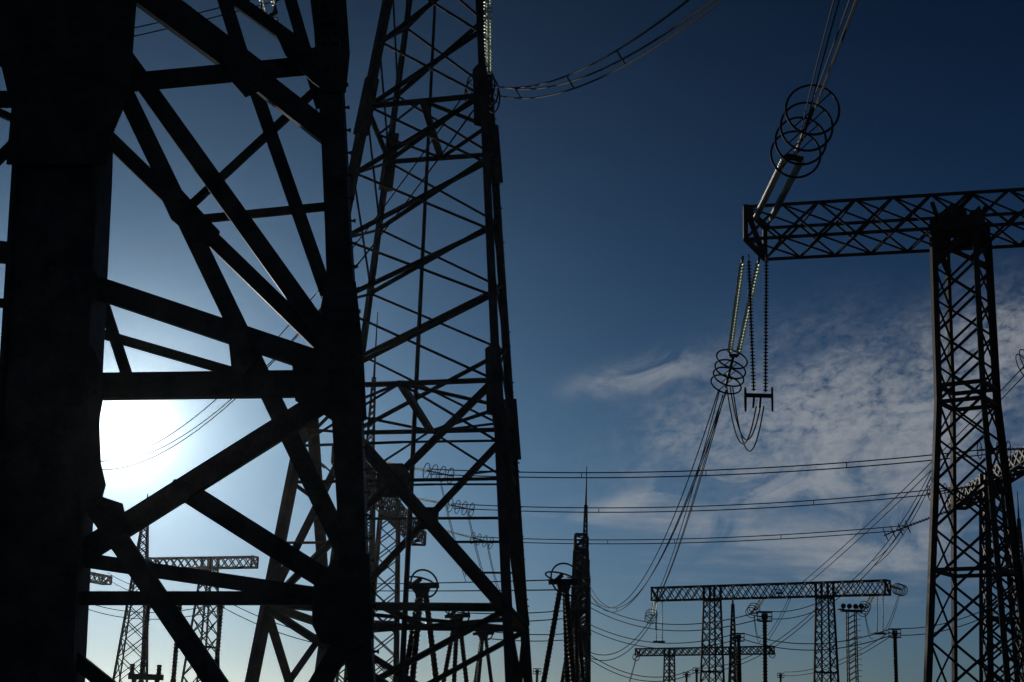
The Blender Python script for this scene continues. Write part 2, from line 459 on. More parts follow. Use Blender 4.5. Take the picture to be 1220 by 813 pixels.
for (p, q, sz) in faces:                              # light fan of struts hanging under the ring frame
    rm = (tw(p, zt)+tw(q, zt))/2
    for (s0, o0) in ((p, q), (q, p)):
        x = tw(s0, zt*.72+z0*.28); y = (tw(s0, zt)*.62+(tw(p, z0)+tw(q, z0))*.19)
        mb_(rm, x, .10, 'strut'); mb_(x, tw(s0, zt)*.5+tw(o0, zt*.45+z0*.55)*.5, .09, 'strut')
for (p, q, sz) in faces:
    mb_(tw(p, z0), tw(q, z0), .28, 'ring_beam', prof='C')
lower(0.3, z0-.1, .26, .2, False)
f = (tw('L', z0)+tw('A', z0))/2; b = (tw('C', z0)+tw('B', z0))/2; mb_(f, b, .2, 'ring_tie'); mb_(tw('L', z0), tw('B', z0), .14, 'ring_tie'); mb_(tw('C', z0-.4), tw('A', z0-.4), .14, 'ring_tie')
# centre pipe
pb = P(479, 802, (cen.y)); pt = Vector((pb.x, pb.y, 0))
MB().tube([pt, Vector((pb.x, pb.y, z0)), Vector((pb.x, pb.y, z1)), Vector((pb.x, pb.y, z1*1.3))], .1, 8, rs=[.13, .11, .07, .06]).build('centre_pipe', S_MID, mroot)
sb = MB()
for k, dx_ in (('B', 1), ('A', 1)):
    z = 2.5
    while z < z1*1.35:
        c = tw(k, z); sb.tube([c+Vector((.1, 0, 0)), c+Vector((random.uniform(.12, .25), -.05, 0))], .03, 5); z += random.uniform(.25, .6)
sb.build('step_bolts', S_MID, mroot, 'stuff')
# peak and its two short earth-wire arms above the frame
tp = apex.copy(); tp.z = apex.z*.86
MB().tube([tp, tp+Vector((0, 0, 4))], .08, 8, rs=[.2, .05]).build('peak', S_MID, mroot)
for s in (-1, 1):
    MB().bar(tp, tp+Vector((s*3.2, 0, .4)), .3, prof='L', w2=.12).build('earth_wire_arm', S_MID, mroot)

# ================================================================== gantries
def gantry(A, B, h, w, cols, mat, label, detail=False, group=None, wt=1.6, wb=3.0, kink=None, npan=None, skew=0, colrot=0, leg=.16, br=.09, side=1, name='line_gantry', peaks=()):
    """A, B: ends of the near top chord. cols: fractions along the beam where a lattice column stands"""
    ax = (B-A); ax.z = 0; L = ax.length; ax.normalize()
    n = Vector((-ax.y, ax.x, 0))*side
    if n.y < 0 and side == 1: n = -n
    n = Matrix.Rotation(-skew, 3, 'Z') @ n
    cax = Matrix.Rotation(-colrot, 3, 'Z') @ ax; cn = Matrix.Rotation(math.pi/2, 3, 'Z') @ cax
    bc = A + ax*(L*cols[0]) + n*(w/2)
    root = empty(name, Vector((bc.x, bc.y, 0)), label, 'gantry', group)
    up = Vector((0, 0, 1))
    ch = [A, A+n*w, A-up*h, A-up*h+n*w]
    D = ax*L
    for c in ch: MB().bar(c, c+D, leg, prof='L', ref=up).build('chord', mat, root)
    npan = npan or max(4, int(L/h))
    stuff = MB()
    def br_(a, b, wd, nm='beam_brace', ref=None):
        if detail: MB().bar(a, b, wd, prof='L', ref=ref).build(nm, mat, root)
        else: stuff.bar(a, b, wd, prof='box' if not detail else 'L', ref=ref)
    for i in range(npan):
        s0 = D*(i/npan); s1 = D*((i+1)/npan)
        for (p, q, rf) in ((0, 2, n), (1, 3, n), (0, 1, up), (2, 3, up)):
            e = rf*(.02)
            if detail:
                br_(ch[p]+s0+e, ch[q]+s1+e, br, ref=rf); br_(ch[q]+s0-e, ch[p]+s1-e, br, ref=rf)
            else:
                if (i % 2) == 0: br_(ch[p]+s0, ch[q]+s1, br, ref=rf)
                else: br_(ch[q]+s0, ch[p]+s1, br, ref=rf)
                if rf is n: 
                    if (i % 2) == 0: br_(ch[q]+s0+e, ch[p]+s1+e, br, ref=rf)
                    else: br_(ch[p]+s0+e, ch[q]+s1+e, br, ref=rf)
    for s0 in (Vector(), D):
        for (p, q) in ((0, 2), (1, 3), (0, 1), (2, 3), (0, 3)):
            MB().bar(ch[p]+s0, ch[q]+s0, leg*1.25, prof='box').build('end_frame', mat, root)
    ends = [ch[0]+(ch[1]-ch[0])*.5]
    for t in cols:
        c0 = A + ax*(L*t) + n*(w/2); ztop = A.z-h
        prof = [(0, wb)] + ([(kink[0], kink[1])] if kink else []) + [(ztop, wt)]
        def width(z):
            for (za, a_), (zb, b_) in zip(prof, prof[1:]):
                if z <= zb+1e-6: return a_+(b_-a_)*(z-za)/(zb-za)
            return wt
        def corner(k, z):
            sx, sy = ((-1, -1), (1, -1), (1, 1), (-1, 1))[k]; w_ = width(z)/2
            return Vector((c0.x, c0.y, z)) + cax*(sx*w_) + cn*(sy*w_)
        zs = [0.0]
        while zs[-1] < ztop-.3*wt:
            zs.append(zs[-1] + width(zs[-1])*(.80 if detail else .85))
        zs = [z*ztop/zs[-1] for z in zs]
        for k in range(4):
            for (za, _), (zb, _) in zip(prof, prof[1:]):
                m = MB(); inn = (Vector((c0.x, c0.y, za))-corner(k, za))
                m.bar(corner(k, za), corner(k, zb), leg*(1.65 if detail else 1.4), prof='L', ref=inn); m.build('leg', mat, root)
        for j in range(len(zs)-1):
            for k in range(4):
                k2 = (k+1) % 4
                a0, b0, a1, b1 = corner(k, zs[j]), corner(k2, zs[j]), corner(k, zs[j+1]), corner(k2, zs[j+1])
                rf = (a0-b0).cross(up).normalized(); e = rf*.03
                br_(a0+e, b1+e, br, 'column_brace', rf); 
                br_(b0-e, a1-e, br*.9, 'column_brace', rf)
        rz = ([kink[0], kink[0]+.7, kink[0]*.54] if kink else [ztop*.5])
        for z in rz:
            for k in range(4): MB().bar(corner(k, z), corner((k+1) % 4, z), leg, prof='box').build('ring_beam', mat, root)
        # head frame under and around the beam
        for k in range(4):
            MB().bar(corner(k, ztop-.02), corner(k, ztop+h*(.5 if detail else 1)+.05), leg*1.5, prof='box', ref=n).build('head_post', mat, root)
            MB().bar(corner(k, ztop-.06), corner((k+1) % 4, ztop-.06), leg*1.9, prof='box').build('head_frame', mat, root)
            if detail:
                MB().bar(corner(k, ztop)+n*.01, corner((k+1) % 4, ztop+h), br*1.5, prof='box').build('head_frame', mat, root)
                a_, b_ = corner(k, ztop+h*.5), corner((k+1) % 4, ztop+h*.5); q_ = (b_-a_); nq = q_.cross(up)
                MB().plate([a_+q_*.15+up*.15, a_+q_*.5+up*.55, a_+q_*.85+up*.15, a_+q_*.85-up*.5, a_+q_*.5-up*.95, a_+q_*.15-up*.5], nq, .03).build('gusset_plate', mat, root)
                MB().bar(corner(k, ztop-1.2), corner((k+1) % 4, ztop-.1)+n*.01, br*2.2, prof='box').build('head_frame', mat, root)
    if stuff.v: stuff.build('bracing', mat, root, 'stuff')
    return dict(root=root, A=A, B=B, ax=ax, n=n, L=L, h=h, w=w)

# --- near gantry on the right
ZG = 24.0
gA = Pz(888, 246, ZG); gB = Pz(1220, 225, ZG)
hG = 1.5
# beam depth and width from the photo: near bottom chord passes (1000,279), far bottom (1000,302)
ax = (gB-gA).normalized(); nn = Vector((-ax.y, ax.x, 0))
if nn.y < 0: nn = -nn
LG = (gB-gA).length
def find_t(xt, zz, off):
    lo, hi = 0.0, 3.0
    for _ in range(40):
        m = (lo+hi)/2; p = gA+ax*(LG*m)+nn*off; p.z = zz
        if proj(p)[0] < xt: lo = m
        else: hi = m
    return (lo+hi)/2
wG = 3.1
tcol = find_t(1138, ZG-2, wG/2)
gB2 = gA + (gB-gA)*2.3
print('gantry', gA, gB, LG, 'tcol', tcol, 'phi', tcol, math.degrees(math.atan2(-ax.y, ax.x)))
G1 = gantry(gA, gB2, hG, wG, [tcol/2.3, .97], S_RUST, 'large rust tinted lattice gantry at the right edge carrying the glass insulator strings', True,
            wt=1.75, wb=3.55, kink=(15.2, 1.85), npan=17, skew=R(9), colrot=R(20), leg=.155, br=.095, name='line_gantry')

# ------------------------------------------------------------------ insulators, rings and wires
def shed_string(m, a, b, r, pitch, n=10, core=.35):
    a = Vector(a); b = Vector(b); L = (b-a).length; t = (b-a)/L
    k = max(3, int(L/pitch)); pts = []; rs = []
    for i in range(k):
        s = L*i/k; p = L/k
        for (u, q) in ((0, core), (.40, core), (.50, 1.0), (.60, .95), (.72, core)):
            pts.append(a+t*(s+p*u)); rs.append(r*q)
    pts.append(b); rs.append(r*core)
    # straight lathe
    u = t.orthogonal().normalized(); w = t.cross(u); o = len(m.v)
    for p, rr in zip(pts, rs):
        for j in range(n):
            an = 2*math.pi*j/n; m.v.append(p+u*(rr*math.cos(an))+w*(rr*math.sin(an)))
    for i in range(len(pts)-1):
        for j in range(n):
            l = (j+1) % n; m.face((o+i*n+j, o+i*n+l, o+(i+1)*n+l, o+(i+1)*n+j), True)
    m.face(tuple(o+j for j in range(n-1, -1, -1))); m.face(tuple(o+(len(pts)-1)*n+j for j in range(n)))
def rod(m, a, b, r): m.tube([a, b], r, 6)
def tension_set(pairs, rings, rad, rr, r_shed, pitch, label, group, mat=GLASS, nseg=10, sides=28, axis=None, name='insulator_set'):
    """pairs: (beam end, line end) of each string; rings: centres"""
    root = empty(name, pairs[0][0], label, 'insulator', group)
    for a, b in pairs:
        t = (b-a).normalized()
        part('string', mat, root, lambda m: shed_string(m, a+t*.4, b-t*.25, r_shed, pitch, nseg))
        part('link', S_MID, root, lambda m: (rod(m, a, a+t*.42, rr*1.3), rod(m, b-t*.27, b, rr*1.3)))
    e = sum((p[1] for p in pairs), Vector())/len(pairs)
    t = (e - sum((p[0] for p in pairs), Vector())/len(pairs)).normalized()
    ax_ = axis or t
    part('yoke', S_MID, root, lambda m: (m.bar(pairs[0][1], pairs[-1][1], rr*6, h=rr*3, prof='box') if len(pairs) > 1 else rod(m, e-t*.1, e+t*.1, rr*3),
                                         rod(m, e, Vector(rings[-1])+t*.2, rr*1.6) if rings else None))
    for c in rings:
        o = part('corona_ring', S_MID, root, lambda m: m.ring(c, ax_, rad, rr, sides))
        u = ax_.orthogonal().normalized()
        part('ring_spoke', S_MID, o, lambda m: (rod(m, c-u*rad, c+u*rad, rr*.6)))
    return root
def span(label, ends, mid, r, group=None, gap=.3, nw=3, n=26, spacers=(), name='conductor_span', pts3=None, pos='tri'):
    """a bundle of wires sagging between two points; mid = photo pixel the span passes at its lowest part"""
    a, b = ends
    d = ray(*mid); hor = (b-a); hor.z = 0; Lh = hor.length; hu = hor/Lh; nrm = Vector((-hu.y, hu.x, 0))
    k = (a-CAMPOS).dot(nrm)/d.dot(nrm); m_ = CAMPOS + d*k
    s = (m_-a).dot(hu)/Lh
    if not (0.03 < s < .97) or k <= 0:
        print('span mid off', label, s, k); s = .5; m_ = (a+b)/2-Vector((0, 0, Lh*.03))
    zl = a.z+(b.z-a.z)*s; sag = (zl-m_.z)/(s*(1-s))
    def pt(t): return Vector((a.x+(b.x-a.x)*t, a.y+(b.y-a.y)*t, a.z+(b.z-a.z)*t - sag*t*(1-t)))
    root = empty(name, a, label, 'power line', group)
    offs = {1: [(0, 0)], 2: [(-.5, 0), (.5, 0)] if pos != 'v' else [(0, .5), (0, -.5)], 3: [(-.5, .3), (.5, .3), (0, -.5)]}[nw]
    for (u, v) in offs:
        o = nrm*(u*gap)+Vector((0, 0, v*gap))
        part('wire', S_WIRE, root, lambda m: m.tube([pt(i/n)+o for i in range(n+1)], r, 5))
    for t in spacers:
        q = [pt(t)+nrm*(u*gap)+Vector((0, 0, v*gap)) for u, v in offs]
        part('spacer', S_MID, root, lambda m: [rod(m, q[0], q[-1], r*.8)])
    return root, pt

# near gantry: strings towards the camera (upper) and away (lower), jumper support
z_ = ZG-.4
up1 = (Pz(899, 262, z_), Pz(936, 186, z_-.7)); up2 = (Pz(918, 262, z_), Pz(955, 190, z_-.7))
rc = [Pz(x, y, z_-.75) for x, y in ((948, 184), (954, 168), (961, 151), (968, 131))]
tension_set([up1, up2], rc, .93, .045, .15, .27, 'twin glass insulator strings rising from the large gantry beam to four big rings', 'glass strings on the large gantry',
            axis=(rc[-1]-rc[0]).normalized(), sides=36)
YL = gA.y+4.0
lo1 = (P(885, 306, gA.y+1), P(869, 424, YL+3)); lo2 = (P(905, 306, gA.y+1.6), P(879, 424, YL+3))
rl = [P(x, y, YL+3.2+i*.5) for i, (x, y) in enumerate(((872, 428), (870, 440), (868, 449), (865, 458)))]
tension_set([lo1, lo2], rl, .75, .042, .14, .2, 'twin pale glass insulator strings slanting down from the large gantry to stacked rings', 'glass strings on the large gantry', axis=Vector((-.15, .72, -.62)).normalized(), sides=36)
# hanging pair that carries the jumper
YJ = gA.y+1.3
s1 = (P(892, 303, YJ), P(898, 466, YJ)); s2 = (P(913, 303, YJ), P(912, 467, YJ))
jr = empty('jumper_support', s1[0], 'two long brown insulator strings hanging straight down from the large gantry to a short crossbar', 'insulator', 'hanging strings')
for a, b in (s1, s2):
    part('string', PORC, jr, lambda m: shed_string(m, a-Vector((0, 0, .3)), b, .12, .15, 10))
    part('link', S_MID, jr, lambda m: rod(m, a, a-Vector((0, 0, .32)), .03))
part('crossbar', S_MID, jr, lambda m: m.bar(P(887, 471, YJ), P(921, 472, YJ), .16, prof='box'))
for x in (888, 920):
    c = P(x, 476, YJ); o = part('corona_ring', S_MID, jr, lambda m: m.ring(c, (1, -.2, 0), .5, .045, 30))
for x in (898, 906):
    part('clamp', S_MID, jr, lambda m: m.bar(P(x, 473, YJ), P(x-1, 486, YJ), .1, prof='box'))
# jumper loops
for i, (xa, xb, yl) in enumerate(((866, 901, 529), (870, 906, 522), (873, 910, 533))):
    a = P(xa, 462, YL+4.5); b = P(xb, 484, YJ)
    span(f"slack jumper wire, {('middle','shallowest','deepest')[i]} of the three loops under the large gantry", (a, b), (884+i*2, yl), .034, 'jumper loops', nw=1, name='jumper_wire')

# overhead span toward and over the camera
e0 = rc[-1]+Vector((0, -.4, 0))
span('three wires running up out of the frame from the big rings', (e0, P(1113, -260, 22)), (995, 62), .026, gap=.2, nw=3, name='conductor_span')
span('pair of wires leaving the big rings just left of the three-wire bundle', (rc[1], P(1076, -260, 22)), (980, 62), .022, gap=.14, nw=2)
# mid-pylon span to the right (top), three wires
a = P(592, 107, 58); b = P(985, -120, 24)
span('three sagging wires from the middle pylon up to the top edge', (a, b), (730, 76), .03, gap=.5, nw=3, spacers=(.16, .42, .6))
a = P(563, 122, 57); b = P(40, 500, 150)
span('three wires running from the middle pylon down behind it towards the sun', (a, b), (240, 502), .032, gap=.8, nw=3, n=40)
# insulator set on the middle pylon, seen at the leg
tension_set([(P(579, -30, 56.5), P(580, 96, 56.5)), (P(583, -30, 57), P(584, 96, 57))], [P(582, 102, 56.8), P(586, 110, 57), P(588, 118, 57.2)], .55, .035, .12, .15,
            'dark ringed insulator string along the right leg of the middle pylon', None, axis=Vector((1, .5, .2)).normalized())
tension_set([(P(576, 96, 56), P(563, 120, 57))], [P(563, 102, 57), P(561, 110, 57)], .5, .03, .1, .15, 'short insulator string with rings at the left side of the middle pylon leg', None, axis=Vector((1, .6, .1)).normalized())

# --- far gantries
ZF = 16.0
def gpx(x0, y0, x1, y1, z0): return Pz(x0, y0, z0), Pz(x1, y1, z0)
A, B = gpx(776, 700, 1054, 691, ZF)
def frac(A, B, x):
    lo, hi = 0., 1.
    for _ in range(30):
        m = (lo+hi)/2
        if proj(A+(B-A)*m)[0] < x: lo = m
        else: hi = m
    return lo
G2 = gantry(A, B, mpx(15, A.y), 1.2, [frac(A, B, 845), frac(A, B, 979)], S_FAR, 'far gantry with two lattice columns and a long beam, lower right of centre', wt=mpx(14, A.y), wb=mpx(23, A.y), leg=.13, br=.075, npan=26)
print('G2', A, B)
A, B = gpx(757, 773, 917, 770, ZF)
G3 = gantry(A, B, mpx(8, A.y), 1.2, [frac(A, B, 795), frac(A, B, 873)], S_FAR, 'smallest far gantry, low beam seen below and behind the two-column gantry', wt=mpx(8, A.y), wb=mpx(11, A.y), leg=.2, br=.13, npan=20)
A, B = gpx(178, 665, 300, 663, 18.0)
G4 = gantry(A, B, mpx(12, A.y), 1.2, [frac(A, B, 247)], S_FAR, 'far gantry seen under the sun, beam end sticking out right of its column', wt=mpx(13, A.y), wb=mpx(36, A.y), leg=.17, br=.1, npan=14)
A, B = gpx(60, 672, 133, 687, 17.0)
G5 = gantry(A, B, mpx(10, A.y), 1.2, [frac(A, B, 98)], S_FAR, 'far gantry at the left edge half hidden by the broad leg, beam end pointing right', wt=mpx(13, A.y), wb=mpx(20, A.y), leg=.17, br=.1, npan=12)
A, B = gpx(699, 637, 702, 692, 18.0)
G6 = gantry(A, B, 1.3, 1.0, [.06, .5, .95], S_FAR, 'gantry seen end on, its beam running away, between the middle pylon and the open sky', wt=1.1, wb=1.7, leg=.18, br=.11, npan=30)
A, B = gpx(1150, 593, 1262, 522, 24.0)
G7 = gantry(A, B, mpx(13, A.y), 1.6, [frac(A, B, 1196)], S_MID, 'gantry behind the large right column, beam slanting up to the right edge', wt=1.8, wb=3.4, leg=.26, br=.17, npan=18)
print('G7', A, B)
A, B = gpx(420, 530, 507, 634, 24.0)
G8 = gantry(A, B, 1.6, 1.6, [frac(A, B, 444), frac(A, B, 474)], S_FAR, 'gantry behind the middle pylon, beam receding down to the right', wt=1.7, wb=3.4, leg=.22, br=.12, npan=30)
print('G8', A, B)

# three level spans between those two gantries
YS = 1
lv = [((437, 547), (512, 562), (1197, 536), (1240, 535), (800, 565)),
      ((466, 588), (540, 603), (1133, 584), (1172, 578), (800, 607)),
      ((497, 624), (566, 642), (1078, 629), (1151, 602), (800, 645))]
words = ('upper', 'middle', 'lower')
for i, (gl, rlf, rrt, gr, mid) in enumerate(lv):
    a = Pz(*gl, 23.2); b = P(*rlf, a.y-2.0)
    d = Pz(*gr, 23.4); c = P(*rrt, d.y+1.5)
    for (p, q, side) in ((a, b, 'left'), (d, c, 'right')):
        t = (q-p).normalized(); o = Vector((0, .35, .12))
        tension_set([(p, q), (p+o, q+o)], [q+t*(k*.75-.3) for k in range(4)], .66, .04, .11, .3,
                    f'insulator set with four thin rings at the {side} end of the {words[i]} level wires', 'strings of the three level spans', mat=GLASS if side == 'left' else PORC, nseg=8, sides=22, axis=t)
    span(f'{words[i]} of three nearly level double wires crossing the open sky', (b, c), mid, .05, 'level wires across the sky', gap=.42, nw=2, pos='v', n=40, spacers=(.28+.03*i, .5, .74))

# wires from the large gantry down to the far gantry and to the end-on gantry
e1 = rl[-1]+Vector((-.1, .4, -.3))
g2l = G2['A']
span('three nearly straight wires from the slanting rings down to the far gantry', (e1, P(778, 722, g2l.y-3)), (826, 592), .03, gap=.3, nw=3, n=20)
span('three wires curving from the slanting rings down left to the end-on gantry', (e1, P(696, 690, 148)), (800, 634), .03, gap=.4, nw=3, n=40, spacers=(.3, .62))
# far gantry strings
Yg = g2l.y
def smallset(p, q, label, n=3, rad=.55, two=True, **k):
    t = (q-p).normalized(); prs = [(p, q)]
    if two: prs.append((p+Vector((.35, 0, 0)), q+Vector((.35, 0, 0))))
    return tension_set(prs, [q+t*(j*.45-.2) for j in range(n)], rad, .04, .12, .25, label, 'strings on the far gantries', nseg=8, sides=20, **k)
smallset(P(779, 714, Yg), P(776, 733, Yg-2), 'small ringed insulator set under the left tip of the far gantry beam', 3, .62, axis=Vector((-.1, -.6, -.6)).normalized())
smallset(P(910, 709, Yg), P(898, 726, Yg-2), 'small ringed insulator set under the middle of the far gantry beam', 3, .6, axis=Vector((-.4, -.7, -.5)).normalized())
smallset(P(1041, 704, Yg), P(1030, 724, Yg-2), 'small ringed insulator set under the right part of the far gantry beam', 3, .6, axis=Vector((-.4, -.7, -.5)).normalized())
smallset(P(1055, 697, Yg), P(1070, 702, Yg+3), 'ringed insulator set sticking out right of the far gantry beam tip', 4, .62, axis=Vector((.5, .8, -.1)).normalized())
smallset(P(928, 706, Yg+1), P(925, 707, Yg+5), 'small ringed insulator set behind the middle of the far gantry beam', 2, .6, axis=Vector((.1, .7, -.6)).normalized())
smallset(P(759, 779, 270), P(758, 783, 268), 'tiny ringed insulator set at the left tip of the smallest gantry', 2, .6, axis=Vector((-.1, -.9, -.2)).normalized())
smallset(P(916, 778, 270), P(920, 780, 272), 'tiny ringed insulator set at the right tip of the smallest gantry', 2, .6, axis=Vector((.3, -.9, -.2)).normalized())
for (x, y0, y1) in ((785, 711, 764), (1048, 704, 754)):
    r_ = empty('jumper_support', P(x, y0, Yg), f"pair of thin strings hanging from the {'left' if x < 900 else 'right'} part of the far gantry beam", 'insulator', 'hanging strings')
    for d_ in (-3, 4):
        part('string', PORC, r_, lambda m: shed_string(m, P(x+d_, y0, Yg), P(x+d_, y1, Yg), .11, .25, 6))
    part('crossbar', S_FAR, r_, lambda m: m.bar(P(x-7, y1+1, Yg), P(x+7, y1+1, Yg), .22, prof='box'))

# single-column posts with ring heads
def support_post(x, ytop, Y, ringpx, label, group='insulator posts with ring heads'):
    top = P(x, ytop, Y); base = Vector((top.x, top.y, 0)); rad = mpx(ringpx/2, Y)
    root = empty('insulator_post', base, label, 'insulator post', group)
    zz = top.z
    part('pedestal', S_FAR, root, lambda m: (m.bar(base, base+Vector((0, 0, zz*.42)), .3, prof='box'), m.bar(base, base+Vector((0, 0, .15)), .9, prof='box')))
    part('porcelain_column', PORC, root, lambda m: shed_string(m, base+Vector((0, 0, zz*.42)), base+Vector((0, 0, zz-.15)), .2, .22, 10, .7))
    part('head', S_FAR, root, lambda m: m.tube([top+Vector((0, 0, -.3)), top+Vector((0, 0, .1))], .22, 8))
    for s in (-1, 1):
        part('corona_ring', S_FAR, root, lambda m: m.ring(top+Vector((0, 0, -.1+s*.3)), (0, 0, 1), rad, .042, 22))
    part('ring_spoke', S_FAR, root, lambda m: (rod(m, top+Vector((-rad, 0, -.1)), top+Vector((rad, 0, -.1)), .05), rod(m, top+Vector((0, -rad, -.1)), top+Vector((0, rad, -.1)), .05),
                                             [rod(m, top+Vector((rad*c, rad*s_, -.4)), top+Vector((rad*c, rad*s_, .2)), .03) for c, s_ in ((1, 0), (-1, 0), (0, 1), (0, -1))]))
    return top
posts = [(911, 733, 104, 17, 'tallest ring-headed insulator post in front of the far gantry, left of its right column'),
         (880, 758, 128, 13, 'ring-headed insulator post just left of the tallest one, in front of the smallest gantry'),
         (1066, 753, 116, 14, 'ring-headed insulator post standing between the far gantry and the large right column'),
         (830, 798, 190, 9, 'small ring-headed post beside the left column of the far gantry, right of its twin'),
         (818, 803, 205, 8, 'smallest ring-headed post left of the far gantry column'),
         (930, 804, 215, 8, 'small ring-headed post low between the two columns of the far gantry'),
         (215, 712, 95, 9, 'slim post under the sun left of the column of the gantry there'),
         (264, 716, 98, 7, 'slim post right of the gantry column under the sun'),
         (177, 716, 90, 7, 'slim post in front of the spired mast at the left'),
         (640, 799, 180, 9, 'small ring-headed post just right of the foot of the middle pylon')]
PT = [support_post(*p) for p in posts]

# tripod bus supports
def tripod(x, ytop, Y, ringpx, label, yaw=0.3):
    top = P(x, ytop, Y); base = Vector((top.x, top.y, 0)); rad = mpx(ringpx/2, Y)
    root = empty('tripod_support', base, label, 'bus support', 'tripod bus supports')
    for k in range(3):
        a = yaw+2*math.pi*k/3; d = Vector((math.cos(a), math.sin(a), 0))
        f0 = base+d*1.45; kn = top*1.0+d*.18; kn.z = top.z-.4
        mid_ = f0+(kn-f0)*.36
        part('leg', S_MID, root, lambda m: m.tube([f0, mid_], .13, 8))
        part('porcelain_column', PORC, root, lambda m: shed_string(m, mid_, kn, .17, .2, 10, .75))
        part('flange', S_MID, root, lambda m: m.tube([mid_+(kn-f0).normalized()*-.06, mid_+(kn-f0).normalized()*.06], .2, 10))
    part('leg_brace', S_MID, root, lambda m: [m.bar(base+Vector((math.cos(yaw+2*math.pi*k/3), math.sin(yaw+2*math.pi*k/3), 0))*.98+Vector((0, 0, top.z*.33)),
                                              base+Vector((math.cos(yaw+2*math.pi*(k+1)/3), math.sin(yaw+2*math.pi*(k+1)/3), 0))*.98+Vector((0, 0, top.z*.33)), .09) for k in range(3)])
    part('head', S_MID, root, lambda m: (m.bar(top+Vector((0, 0, -.55)), top+Vector((0, 0, -.1)), .5, prof='box', w2=.75), m.bar(top+Vector((-.75, 0, -.12)), top+Vector((.75, .2, .0)), .2, prof='box'),
                                         m.bar(top+Vector((-.5, -.3, -.12)), top+Vector((-.1, .2, .28)), .16, prof='box')))
    for (c, ax_) in ((Vector((.1, -.1, .05)), Vector((.4, -.85, .25))), (Vector((-.1, .2, .15)), Vector((.2, -.35, .9)))):
        part('corona_ring', S_MID, root, lambda m: m.ring(top+c, ax_.normalized(), rad, .045, 30))
    part('ring_spoke', S_MID, root, lambda m: (rod(m, top+Vector((-rad, 0, 0)), top+Vector((rad, 0, .1)), .04)))
    return top
tri = [(503, 697, 68, 34, 'largest tripod bus support with broad ring head behind the middle pylon', .3),
       (545, 733, 90, 26, 'second tripod bus support of the row behind the middle pylon', .5),
       (576, 754, 108, 20, 'third tripod bus support of the row, close to the pylon right leg', .2),
       (672, 692, 74, 40, 'tripod bus support with broad ring head just right of the middle pylon', 1.2),
       (686, 728, 98, 24, 'second tripod of the row right of the middle pylon, in front of the end-on gantry', .7),
       (694, 755, 130, 18, 'farthest tripod of the row right of the middle pylon', .4)]
TT = [tripod(*t) for t in tri]

# lattice masts with spires
def mast(x, ytop, yspire, Y, wbpx, label, name='lightning_mast'):
    top = P(x, ytop, Y); base = Vector((top.x, top.y, 0)); zs = P(x, yspire, Y).z; wb = mpx(wbpx, Y)
    root = empty(name, base, label, 'mast', 'lightning masts')
    def cr(k, z):
        w = (wb*(1-z/zs)+.16*z/zs)/2; sx, sy = ((-1, -1), (1, -1), (1, 1), (-1, 1))[k]; return base+Vector((sx*w, sy*w, z))
    for k in range(4): MB().bar(cr(k, 0), cr(k, zs), .14, prof='L', ref=base-cr(k, 0)).build('leg', S_FAR, root)
    m = MB(); z = 0
    while z < zs*.97:
        w = wb*(1-z/zs)+.16*z/zs; z2 = min(zs, z+max(.5, w*.8))
        for k in range(4):
            m.bar(cr(k, z), cr((k+1) % 4, z2), .07, prof='box'); m.bar(cr((k+1) % 4, z), cr(k, z2), .06, prof='box')
        z = z2
    m.build('bracing', S_FAR, root, 'stuff')
    part('spire', S_FAR, root, lambda m: m.tube([base+Vector((0, 0, zs-.1)), base+Vector((0, 0, zs+(top.z-zs)*.5)), top], .05, 6, rs=[.11, .07, .035]))
mast(450, 372, 450, 120, 30, 'lightning mast whose thin spire rises between the nearest tower and the middle pylon')
mast(699, 555, 602, 150, 14, 'lightning mast whose thin spire stands above the end-on gantry')
mast(873, 700, 720, 170, 14, 'small lightning mast behind the far gantry, spire above its beam')
mast(176, 588, 604, 110, 40, 'wide-footed lightning mast under the sun')
mast(109, 612, 640, 130, 12, 'slim lightning mast at the left, close to the broad leg')
mast(1212, 585, 618, 165, 20, 'lightning mast at the right edge behind the large column')
# floodlight mast
fb = P(1014, 728, 150); base = Vector((fb.x, fb.y, 0))
fr = empty('floodlight_mast', base, 'thin lattice floodlight mast with a bank of lamps, right of the far gantry', 'light mast')
for sx in (-1, 1):
    for sy in (-1, 1): MB().bar(base+Vector((sx*.45, sy*.45, 0)), base+Vector((sx*.4, sy*.4, fb.z)), .11, prof='box').build('leg', S_FAR, fr)
m = MB(); z = 0
while z < fb.z-.4:
    for s in (-1, 1):
        m.bar(base+Vector((-.43, s*.43, z)), base+Vector((.43, s*.43, z+.55)), .06, prof='box'); m.bar(base+Vector((s*.43, -.43, z)), base+Vector((s*.43, .43, z+.55)), .06, prof='box')
    m.bar(base+Vector((.43, 0, z)), base+Vector((.95, 0, z)), .05, prof='box'); z += .55
m.build('bracing', S_FAR, fr, 'stuff')
MB().bar(fb+Vector((-1.0, 0, 0)), fb+Vector((1.0, 0, 0)), 1.2, h=.18, prof='box', ref=(0, 0, 1)).build('platform', S_FAR, fr)
for i in range(4):
    c = fb+Vector((-.9+i*.6, -.4, .45)); part('floodlight', S_FAR, fr, lambda m: (m.tube([c+Vector((0, -.25, -.05)), c+Vector((0, .1, .05))], .2, 8, rs=[.27, .14]), rod(m, c+Vector((0, .05, -.35)), c, .04)))
MB().bar(fb+Vector((-1.05, -.6, .12)), fb+Vector((-1.05, .6, .12)), .5, h=.06, prof='box').build('railing', S_FAR, fr)

